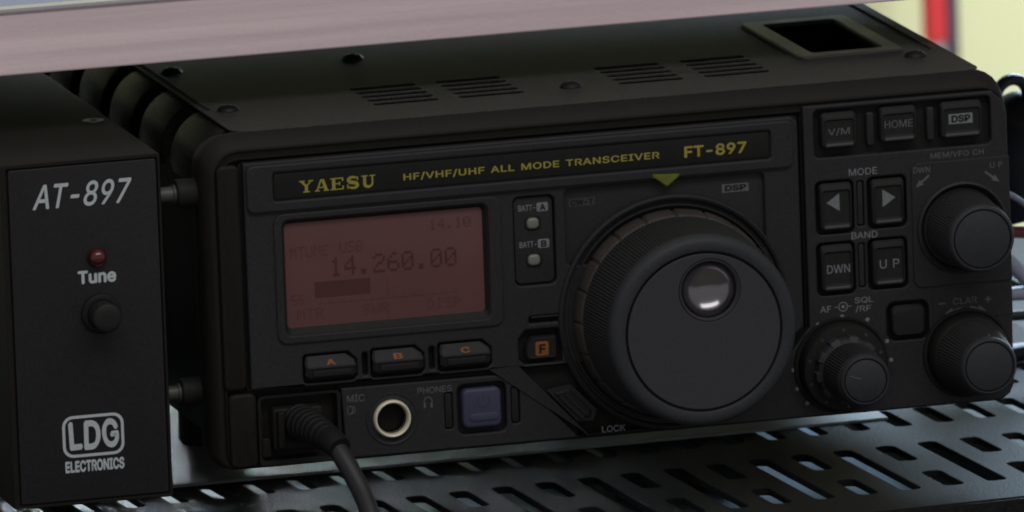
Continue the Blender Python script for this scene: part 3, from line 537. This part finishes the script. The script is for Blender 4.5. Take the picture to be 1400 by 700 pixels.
bm = bmesh.new(); lathe(bm, DX, DZ, [(7.0*math.cos(math.radians(a)), -26.70+4.8*math.sin(math.radians(a))) for a in (0, 8, 16, 24, 32, 40, 48, 56, 64, 72, 80, 88)], 64); finish(bm, 'finger_dimple', 'chrome', tk, 60)

# --- lower centre panel with jack, power key
P3 = [(32.6, 16.8), (75.6, 16.6), (91.6, -.5), (33.4, -.5)]
lp = panel('socket_panel', P3, [circ(45.0, 8.3, 4.7), rr(61.4, 73.7, 2.7, 15.1, 1.8), rr(58.2, 60.3, 4.4, 13.4, .6, 3), rr(74.9, 77.1, 4.4, 13.4, .6, 3)], 2, -.8, 'panel', rad, bevel=.35)
panel('recess_floor', rr(32, 92, -.4, 17.4, .8), [circ(45.0, 8.3, 4.3)], 2.4, 1.2, 'recess', rad, bevel=.1)
bm = bmesh.new(); lathe(bm, 45.0, 8.3, [(6.6, -.7), (6.5, -1.0), (6.2, -1.05), (5.9, -.85), (5.3, -.85), (5.0, -1.0), (4.7, -.7)], 64, cap1=False); finish(bm, 'jack_surround', 'panel', rad)
bm = bmesh.new()
lathe(bm, 45.0, 8.3, [(4.7, 0), (4.68, -1.1), (4.5, -1.6), (4.3, -1.8), (4.05, -1.75), (3.85, -1.4), (3.7, -.5), (3.55, .5)], 64, cap1=False)
jk = finish(bm, 'phones_jack', 'nickel', rad, 60); jk['label'] = 'bright ringed headphone jack'
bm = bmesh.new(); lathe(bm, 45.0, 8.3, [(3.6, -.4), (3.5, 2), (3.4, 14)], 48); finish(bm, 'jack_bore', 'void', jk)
bm = bmesh.new(); rbox(bm, 62.6, 72.3, 4.2, 13.9, 1, -1.5, 1.6, .8); pk = finish(bm, 'power_key', 'blue', rad); pk['label'] = 'dull violet power key'
bm = bmesh.new(); rbox(bm, 64.2, 71.5, 5.9, 7.8, -1.4, -1.75, .9, .2); finish(bm, 'key_bar', 'blue', pk)
pts = [(67.8+1.5*math.cos(a), 10.8+1.5*math.sin(a)) for a in [math.radians(60-300*k/20) for k in range(21)]]
flat('power_symbol', strip(pts, .22)+[[(67.7, 10.9), (67.9, 10.9), (67.9, 12.7), (67.7, 12.7)]], -1.52, 'dim', pk)
for x in (58.35, 75.05):
    bm = bmesh.new(); rbox(bm, x, x+1.8, 4.6, 13.2, 1, -.5, .6, .3); finish(bm, 'key_guard', 'button', rad)
text('MIC', 33.9, 38.3, 13.2, 1.8, -.8, 'grey', rad); text('PHONES', 51.6, 60.1, 13.7, 1.6, -.8, 'grey', rad)
micp = [(34.3+1.0*math.cos(a), 11.3+1.0*math.sin(a)) for a in [math.radians(-90+180*k/8) for k in range(9)]]
flat('mic_symbol', strip(micp, .25)+strip([(34.9+1.0*math.cos(a), 11.3+.9*math.sin(a)) for a in [math.radians(-90+180*k/8) for k in range(9)]], .2)+[[(33.9, 10.3), (34.1, 10.3), (34.1, 12.3), (33.9, 12.3)]], -.8, 'grey', rad)
hp = [(54.1+1.0*math.cos(a), 11.7+1.1*math.sin(a)) for a in [math.radians(-40+260*k/14) for k in range(15)]]
flat('phones_symbol', strip(hp, .22)+[[(53.0, 10.2), (53.5, 10.2), (53.5, 11.4), (53.0, 11.4)], [(54.7, 10.2), (55.2, 10.2), (55.2, 11.4), (54.7, 11.4)]], -.8, 'grey', rad)
# microphone socket recess
bm = bmesh.new()
loft(bm, [ring(rr(11.8, 32.4, -.6, 16.6, 1.2), -.6), ring(rr(12.6, 31.6, .6, 15.9, 1), -.5), ring(rr(13.6, 30.8, 1.6, 15.0, 1), 5)]); finish(bm, 'mic_socket', 'recess', rad)
bm = bmesh.new(); rbox(bm, 12.5, 14.6, 1.5, 6.2, .5, -1.2, .5, .3); finish(bm, 'socket_guard', 'bezel', rad)

# --- right control panel
P2 = [(150.6, 76.0), (150.6, 21.4), (145.6, 15.6), (123, 15.6), (123, -.6), (198.6, -.6), (201, .6), (202.2, 3), (202.2, 70.5), (200.9, 73.8), (198.5, 76.0)]
h2 = [rr(153.2, 198.2, 63.0, 75.0, 1.4), rr(153.1, 162.8, 44.0, 57.3, 1.5), rr(166.2, 176.2, 44.4, 57.3, 1.5), rr(163.6, 165.4, 45.4, 56.6, .5, 3),
      rr(152.9, 162.7, 28.9, 42.0, 1.5), rr(165.9, 176.0, 29.3, 42.0, 1.5), rr(163.5, 165.2, 30.2, 41.2, .5, 3), rr(170.2, 181.0, 16.2, 25.9, 2.2)]
cp = panel('control_panel', P2, h2, 2.4, -.9, 'panel', rad, bevel=.35)
bm = bmesh.new(); rbox(bm, 150.2, 201.5, 14, 75.6, 2.6, 1.3, 1, .1); finish(bm, 'recess_floor', 'recess', rad)
def key(name, x0, x1, z0, z1, yf=-1.7, lip=True, r=1.1, mt='button'):
    bm = bmesh.new(); n = 5
    rs = [ring(rr(x0, x1, z0, z1, r), 1.4), ring(rr(x0, x1, z0, z1, r), yf+.9), ring(rr(x0+.2, x1-.2, z0+.15, z1-.5, r*.9), yf+.3), ring(rr(x0+.6, x1-.6, z0+.4, z1-1.3, r*.7), yf)]
    if lip: rs += [ring(rr(x0+.7, x1-.7, z0+.9, z1-1.6, r*.6), yf-.05), ring(rr(x0+.9, x1-.9, z0+1.5, z1-2.0, r*.5), yf+.35), ring(rr(x0+1.4, x1-1.4, z0+2, z1-2.8, r*.4), yf+.4)]
    loft(bm, rs); k = finish(bm, name, mt, rad, 28)
    if lip:
        bm = bmesh.new(); rbox(bm, x0+.9, x1-.9, z0+.35, z0+1.25, yf+.4, yf-.18, .42, .35); finish(bm, 'key_lip', 'lip', k)
    return k
k = key('memory_key', 155.0, 163.9, 65.2, 74.0); k['label'] = 'key marked V/M'; text('V/M', 156.6, 162.2, 68.3, 1.9, -1.32, 'grey', k)
k = key('home_key', 169.9, 179.2, 65.5, 74.2); k['label'] = 'key marked HOME'; text('HOME', 171.0, 178.2, 69.0, 1.9, -1.32, 'grey', k)
k = key('dsp_key', 185.3, 195.8, 65.2, 74.2); k['label'] = 'key marked DSP on a grey patch'
flat('label_box', [[(187.3, 68.7), (193.4, 68.7), (193.4, 71.2), (187.3, 71.2)]], -1.33, 'grey2', k); text('DSP', 188.0, 192.8, 69.1, 1.75, -1.42, 'recess', k, bold=.02)
for x in (166.7, 182.0):
    bm = bmesh.new(); rbox(bm, x, x+1.9, 65.0, 73.2, 1.3, -.7, .6, .5); finish(bm, 'key_guard', 'panel', rad)
k = key('mode_key', 154.0, 162.3, 45.0, 56.6); k['label'] = 'mode key with arrow pointing left'
flat('arrow', [[(155.7, 51.9), (159.0, 54.1), (159.0, 49.7)]], -1.33, 'white', k).data.materials[0] = M['grey2']
k = key('mode_key', 167.1, 175.5, 45.3, 56.6); k['label'] = 'mode key with arrow pointing right'
flat('arrow', [[(173.2, 51.9), (169.9, 54.1), (169.9, 49.7)]], -1.33, 'grey2', k)
k = key('band_key', 153.8, 162.1, 29.9, 41.4); k['label'] = 'band key marked DWN'; text('DWN', 155.3, 161.2, 34.4, 2.1, -1.32, 'grey2', k)
k = key('band_key', 166.9, 175.3, 30.2, 41.4); k['label'] = 'band key marked UP'; text('U P', 168.7, 173.7, 34.5, 2.2, -1.32, 'grey2', k)
for x, z0, z1 in ((163.8, 45.6, 56.4), (163.7, 30.4, 41.0)):
    bm = bmesh.new(); rbox(bm, x, x+1.4, z0, z1, 1.3, -.5, .5, .3); finish(bm, 'key_guard', 'panel', rad)
k = key('squelch_key', 171.4, 179.9, 17.3, 24.9, -1.4, lip=False, r=1.6); k['label'] = 'small plain rounded key'
# raised zones around the right-hand knobs
panel('knob_zone', rr(177.4, 202.35, 28.9, 59.8, (2, .3, .3, 2.5)), [circ(189.9, 43, 10.9, 64)], -.6, -1.35, 'panel', rad, bevel=.25)
panel('knob_zone', [(181.9, 28.0), (202.3, 28.0), (202.3, 20.2), (196.6, 20.2), (193, 22.4), (187, 22.4), (182.2, 19.6)], [], -.6, -1.05, 'panel', rad, bevel=.15)
text('MODE', 161.7, 168.9, 58.0, 1.75, -.9, 'grey2', rad); text('BAND', 161.9, 168.5, 42.35, 1.65, -.9, 'grey2', rad)
text('MEM/VFO CH', 182.5, 196.1, 60.35, 1.6, -.9, 'grey', rad)
text('DWN', 177.9, 182.2, 57.3, 1.5, -1.35, 'grey', rad); text('U P', 197.4, 200.6, 57.0, 1.5, -1.35, 'grey', rad)
def arrow_(x0, z0, x1, z1, y, head=1.6, wd=.45, mt='grey'):
    a = Vector((x0, z0)); b = Vector((x1, z1)); d = (b-a).normalized(); n = Vector((-d.y, d.x)); hb = b-d*head
    flat('arrow_print', [[tuple(a+n*wd/2), tuple(hb+n*wd/2), tuple(hb-n*wd/2), tuple(a-n*wd/2)], [tuple(hb+n*head*.42), tuple(b), tuple(hb-n*head*.42)]], y, mt, rad)
arrow_(181.9, 56.6, 178.4, 53.8, -1.36, 2.0, .55); arrow_(196.1, 56.3, 199.7, 53.5, -1.36, 2.0, .55)
text('AF', 153.4, 156.2, 24.8, 1.6, -.9, 'grey2', rad); text('SQL', 162.2, 166.9, 26.3, 1.6, -.9, 'grey2', rad); text('/RF', 162.3, 166.3, 24.1, 1.7, -.9, 'grey2', rad)
cs = [(159.2+1.1*math.cos(a), 25.9+1.1*math.sin(a)) for a in [2*math.pi*k/16 for k in range(17)]]
flat('dual_knob_symbol', strip(cs, .25)+[circ(159.2, 25.9, .45, 10), [(157.0, 25.8), (158.2, 25.8), (158.2, 26.0), (157.0, 26.0)], [(160.3, 25.8), (161.4, 25.8), (161.4, 26.0), (160.3, 26.0)]], -.9, 'grey2', rad)
text('CLAR', 187.1, 193.2, 23.9, 1.7, -1.05, 'grey', rad); text('+', 195.2, 196.8, 23.8, 1.6, -1.05, 'grey', rad); text('-', 183.4, 185.2, 24.3, .35, -1.05, 'grey', rad)
arrow_(189.2, 23.0, 184.9, 21.8, -1.07, 2.2, .55); arrow_(191.3, 23.1, 195.5, 21.8, -1.07, 2.2, .55)
for x, z in ((152.7, 22.0), (158.9, 23.5), (165.3, 22.2), (170.1, 16.4), (171.0, 11.7), (146.2, 11.3), (147.0, 6.6), (149.4, 2.8)):
    flat('scale_dot', [circ(x, z, .52, 12)], -.9, 'grey2', rad)
# memory channel knob
bm = bmesh.new(); lathe(bm, 190, 43, [(11.6, -1.2), (11.4, -2.0), (10.9, -2.3), (10.3, -1.7), (9.9, -.9), (9.7, -.9)], 72, cap1=False); finish(bm, 'knob_collar', 'panel', rad)
bm = bmesh.new(); lathe(bm, 190, 43, [(11, -.7), (5, -.7)], 48); finish(bm, 'collar_floor', 'recess', rad)
kk = lambda a, lo, hi: (lambda k_, i: (a if i % 2 else -a) if lo <= k_ <= hi else 0)
bm = bmesh.new(); lathe(bm, 190, 43, [(8.8, -1), (9.1, -1.6), (9.1, -3.5), (8.5, -15.6), (8.3, -16.3), (8.0, -16.6)], 160, mod=kk(.09, 1, 4), cap1=False); mk = finish(bm, 'memory_knob', 'knurl', rad, 12); mk['label'] = 'upper right channel knob'
bm = bmesh.new(); lathe(bm, 190, 43, [(8.25, -16.2), (8.3, -16.9), (8.0, -17.6), (7.6, -17.9), (7.35, -17.85), (7.28, -16.9), (7.02, -16.9), (6.95, -17.7), (6.8, -17.8)], 72); finish(bm, 'knob_cap', 'knob', mk, 50)
# volume and squelch dual knob
bm = bmesh.new(); lathe(bm, 158.2, 11.5, [(12.0, -.8), (11.8, -1.5), (11.4, -1.5), (11.2, -.6), (8, -.6)], 72); finish(bm, 'knob_collar', 'recess', rad)
bm = bmesh.new(); lathe(bm, 158.2, 11.5, [(10.7, -.8), (10.9, -1.3), (10.8, -4.6), (10.4, -5.2), (9.2, -5.4), (8.2, -5.6)], 96); vk = finish(bm, 'volume_knob', 'recess', rad); vk['label'] = 'double knob with wide dark lower ring'
for k in range(10):
    a = math.radians(20+36*k); bm = bmesh.new(); lathe(bm, 158.2+9.5*math.cos(a), 11.5+9.5*math.sin(a), [(.42, -5.2), (.42, -5.45)], 10); finish(bm, 'ring_dot', 'dim', vk)
def castle(k, i): return .55 if (i % 16 < 8) and 1 <= k <= 2 else 0
bm = bmesh.new(); lathe(bm, 158.2, 11.5, [(7.6, -5.3), (7.9, -5.6), (7.8, -8.2), (7.2, -9), (6.8, -9.2)], 160, mod=castle); finish(bm, 'squelch_ring', 'knob', vk, 25)
bm = bmesh.new(); lathe(bm, 158.2, 11.5, [(6.9, -9.0), (7.1, -9.4), (6.6, -19.6), (6.35, -20.2), (6.2, -20.4)], 120, mod=kk(.14, 1, 3), cap1=False); finish(bm, 'knurled_grip', 'knurl', vk, 12)
bm = bmesh.new(); lathe(bm, 158.2, 11.5, [(6.2, -20.0), (6.3, -20.8), (6.05, -21.5), (5.7, -21.9), (5.5, -21.85), (5.44, -21.0), (5.2, -21.0), (5.12, -21.7), (5.0, -21.8)], 72); finish(bm, 'knob_cap', 'knob', vk, 50)
flat('pointer_line', strip([(154.2, 13.0), (157.2, 12.0)], .22), -21.85, 'grey', vk)
# clarifier knob
bm = bmesh.new(); lathe(bm, 190.2, 11.8, [(11.2, -.8), (11.0, -1.5), (10.5, -1.6), (10.3, -.8)], 72, cap1=False); finish(bm, 'knob_collar', 'recess', rad)
bm = bmesh.new(); lathe(bm, 190.2, 11.8, [(9.8, -.8), (10.1, -1.4), (9.9, -4.4), (9.4, -5.6), (9.0, -5.9)], 96); ck = finish(bm, 'clarifier_knob', 'recess', rad); ck['label'] = 'lower right tapered knob'
bm = bmesh.new(); lathe(bm, 190.2, 11.8, [(8.7, -5.5), (8.9, -6.0), (7.4, -17.4), (7.1, -18.2), (6.9, -18.4)], 140, mod=kk(.12, 1, 3), cap1=False); finish(bm, 'knurled_grip', 'knurl', ck, 12)
bm = bmesh.new(); lathe(bm, 190.2, 11.8, [(7.0, -18.1), (7.15, -18.9), (6.9, -19.6), (6.5, -20.0), (6.25, -19.95), (6.18, -19.0), (5.94, -19.0), (5.86, -19.8), (5.7, -19.9)], 72); finish(bm, 'knob_cap', 'knob', ck, 50)
# feet
for x, y in ((26, 112), (176, 112), (26, 238), (176, 238)):
    bm = bmesh.new(); lathe(bm, x, y, [(6, 2.9), (6.5, -16.3), (5.8, -17.3)], 32, axis='Z'); finish(bm, 'rubber_foot', 'dark', rad)

# ------------------------------------------------------------ antenna tuner
tun = thing('antenna_tuner', (-29.5, 0, -18), 'narrow black upright box with white lettering, left of the radio', 'tuner')
bm = bmesh.new()
loft(bm, [ring(rr(a, b, c, d, r, 3), y) for a, b, c, d, r, y in ((-49.2, -9.8, -6, 78.2, .8, 262), (-49.2, -9.8, -6, 78.2, .8, .5), (-49.0, -10.0, -5.8, 78, .7, 0), (-47.9, -10.5, -5.2, 77.3, .5, 0), (-47.8, -10.6, -5.1, 77.2, .5, 1.0))], True, True)
finish(bm, 'case', 'tuner', tun)
bm = bmesh.new(); rbox(bm, -47.3, -10.8, -4.9, 76.8, 1.2, .15, .6, .25); fp = finish(bm, 'faceplate', 'tface', tun)
Y = .13
text('AT-897', -41.6, -17.0, 66.7, 6.1, Y, 'white', fp, 'model_lettering', bold=.003, shear=.28)
text('Tune', -31.2, -21.7, 47.7, 3.3, Y, 'white', fp, bold=.025)
cx, cz = -29, 10.6
o = rr(-36.6, -21.4, 5.6, 15.8, 2.6, 5); i_ = rr(-35.9, -22.1, 6.3, 15.1, 2.0, 5)
flat('logo_frame', [[o[k], o[(k+1) % len(o)], i_[(k+1) % len(o)], i_[k]] for k in range(len(o))], Y, 'white', fp)
for ch, a, b, z, h, r_ in (('L', -35.0, -31.8, 7.4, 7.0, 2), ('D', -31.3, -27.2, 7.2, 7.2, -1), ('G', -26.8, -22.7, 7.3, 7.2, 4)):
    text(ch, a, b, z, h, Y, 'white', fp, 'logo_letter', bold=.022, rot=r_)
text('ELECTRONICS', -36.2, -21.6, 1.9, 2.9, Y, 'white', fp, 'logo_lettering', bold=.03)
bm = bmesh.new(); lathe(bm, -26.3, 54.1, [(2.6, .2), (2.5, -.2), (2.3, -.3), (2.2, -.1)], 32, cap1=False); finish(bm, 'lamp_ring', 'recess', tun)
bm = bmesh.new(); lathe(bm, -26.3, 54.1, [(2.25, .1), (2.2, -.8), (1.9, -1.6), (1.3, -2.2), (.6, -2.5)], 32); finish(bm, 'tune_lamp', 'red_led', tun, 60)['label'] = 'round dark red lamp'
bm = bmesh.new(); lathe(bm, -25.9, 40.3, [(4.9, .1), (4.8, -1.0), (4.4, -1.4), (3.7, -1.5), (3.6, -.2)], 48, cap1=False); finish(bm, 'button_bushing', 'recess', tun)
bm = bmesh.new(); lathe(bm, -25.9, 40.3, [(3.5, 0), (3.55, -6.2), (3.4, -6.7), (3.0, -6.95), (1.5, -7.1)], 48); finish(bm, 'push_button', 'button', tun, 50)['label'] = 'round black push button below the word Tune'
for y in (46.8, 215):
    for x in (-14.6, -44.4):
        bm = bmesh.new(); lathe(bm, x, y, [(2.7, 78.22), (2.6, 78.55), (2.2, 78.6), (1.0, 78.45), (.9, 78.0)], 24, axis='Z'); finish(bm, 'case_screw', 'flat_screw', tun)
for x, y in ((-42, 95), (-18, 95), (-42, 235), (-18, 235)):
    bm = bmesh.new(); lathe(bm, x, y, [(4, -5.8), (4.2, -16.3 if x < -29 else -15.4), (3.8, -18 if x < -29 else -17.3)], 24, axis='Z'); finish(bm, 'rubber_foot', 'dark', tun)
for y, z in ((8.3, 66.1), (11.3, 16.8)):
    bm = bmesh.new(); lathe(bm, y, z, [(1.9, -9.8), (1.9, -5.2), (2.3, -5.1), (2.3, 1.2)], 24, axis='X'); finish(bm, 'spacer', 'steel', tun)
    bm = bmesh.new(); lathe(bm, y, z, [(3.4, -4.4), (3.6, -4.1), (3.6, 1.0)], 24, axis='X', cap0=True); finish(bm, 'spacer_boss', 'recess', tun)

# ------------------------------------------------------------ microphone cable
mc = thing('microphone_cable', (24, -10, -18), 'black microphone cable with ribbed boot plugged into lower left of radio', 'cable')
bm = bmesh.new(); rbox(bm, 15.2, 27.6, 3.0, 13.4, 3, -2.0, 1.0, .6); finish(bm, 'plug', 'recess', mc)
bm = bmesh.new(); rbox(bm, 15.8, 17.4, 4.0, 13.0, -1.0, -4.6, .5, .4); finish(bm, 'plug_latch', 'bezel', mc)
def boot_r(t): return 4.5-1.5*t+(.2 if int(t*17) % 2 == 0 else -.1)
bm = bmesh.new(); tube(bm, [(21.8, -1.8, 9.6), (22.6, -8, 9.6), (23.6, -14, 9.2), (24.8, -20, 8.3)], boot_r, 20, 20); finish(bm, 'ribbed_boot', 'boot', mc, 20)
bm = bmesh.new(); tube(bm, [(24.4, -18.5, 8.6), (25.0, -21, 8.1), (25.8, -23.6, 7.0)], lambda t: 3.3-.35*t*t, 20, 5); finish(bm, 'boot_collar', 'boot', mc)
bm = bmesh.new(); tube(bm, [(25.0, -21, 8.0), (26.6, -24.5, 4.4), (28.9, -28.5, -1.5), (30.8, -32, -8.5), (32.2, -37.5, -17), (33, -41.5, -30), (33, -44, -52), (34, -60, -80), (36, -70, -120)], 2.35, 16, 12); finish(bm, 'cable', 'cable', mc)

# ------------------------------------------------------------ cables behind the radio on the right
def cable(name, pts, r, mt, label, group=None):
    bm = bmesh.new(); tube(bm, pts, r, 12, 10)
    return tag(finish(bm, name, mt), label, 'cable', group)
loopc = thing('coiled_cable', (238, 110, -6), 'thick black cable looped beside the right end of the radio', 'cable')
pts = []
for k in range(15):
    a = math.radians(215-290*k/14); pts.append((236.3+5.4*math.cos(a), 100+k*.9, 52.2+5.6*math.sin(a)))
bm = bmesh.new(); tube(bm, pts+[(230, 122, 30), (236, 126, 6), (250, 130, -3)], 1.5, 14, 6); finish(bm, 'loop', 'cable', loopc)
bm = bmesh.new(); tube(bm, [(241, 112, 53), (240, 112.5, 49), (238, 113, 44), (236.5, 114, 38), (238, 116, 31), (241, 120, 24)], lambda t: 8.2*min(1, .18+2.6*t)+.8*math.sin(9*t), 16, 8); finish(bm, 'bundle', 'dark', loopc)
cable('thin_cable', [(226, 98, 33), (233.9, 99, 29.4), (240, 100, 24), (252, 106, 10)], .75, 'cable_light', 'thin pale blue cable slanting down at the right edge above the others')
cable('thin_cable', [(228, 104, 22), (235, 104, 19.3), (241, 106, 17), (252, 112, 4)], 1.5, 'cable_red', 'dark red cable beside the upper right channel knob')
cable('thick_cable', [(222, 100, 16), (231, 99, 13.5), (237, 99, 8.0), (246, 100, 1), (256, 104, -2)], 2.0, 'cable_light', 'thick pale cable slanting down at the right edge below the channel knob')
cable('flat_run_cable', [(215, 101, 4.0), (232, 100, 4.2), (250, 103, 3.0), (275, 120, -2)], 1.8, 'cable_light', 'upper of the pale cables running level at the lower right edge', 'pale cables running level behind the radio')
cable('flat_run_cable', [(215, 99, -.9), (232, 98, -1.0), (250, 100, -1.6), (275, 118, -3)], 1.3, 'cable', 'black cable running level at the right edge between pale ones', None)
cable('flat_run_cable', [(220, 130, -16.2), (243, 128, -16.2), (262, 131, -16.2), (285, 150, -20)], 1.6, 'cable_light', 'lowest of the pale cables lying on the shelf at the right edge', 'pale cables running level behind the radio')
cable('shelf_cable', [(222, 119, -15.7), (238, 120, -15.7), (252, 124, -15.7), (275, 140, -20)], 2.2, 'cable', 'black cable lying on the perforated shelf by the lower right knob')
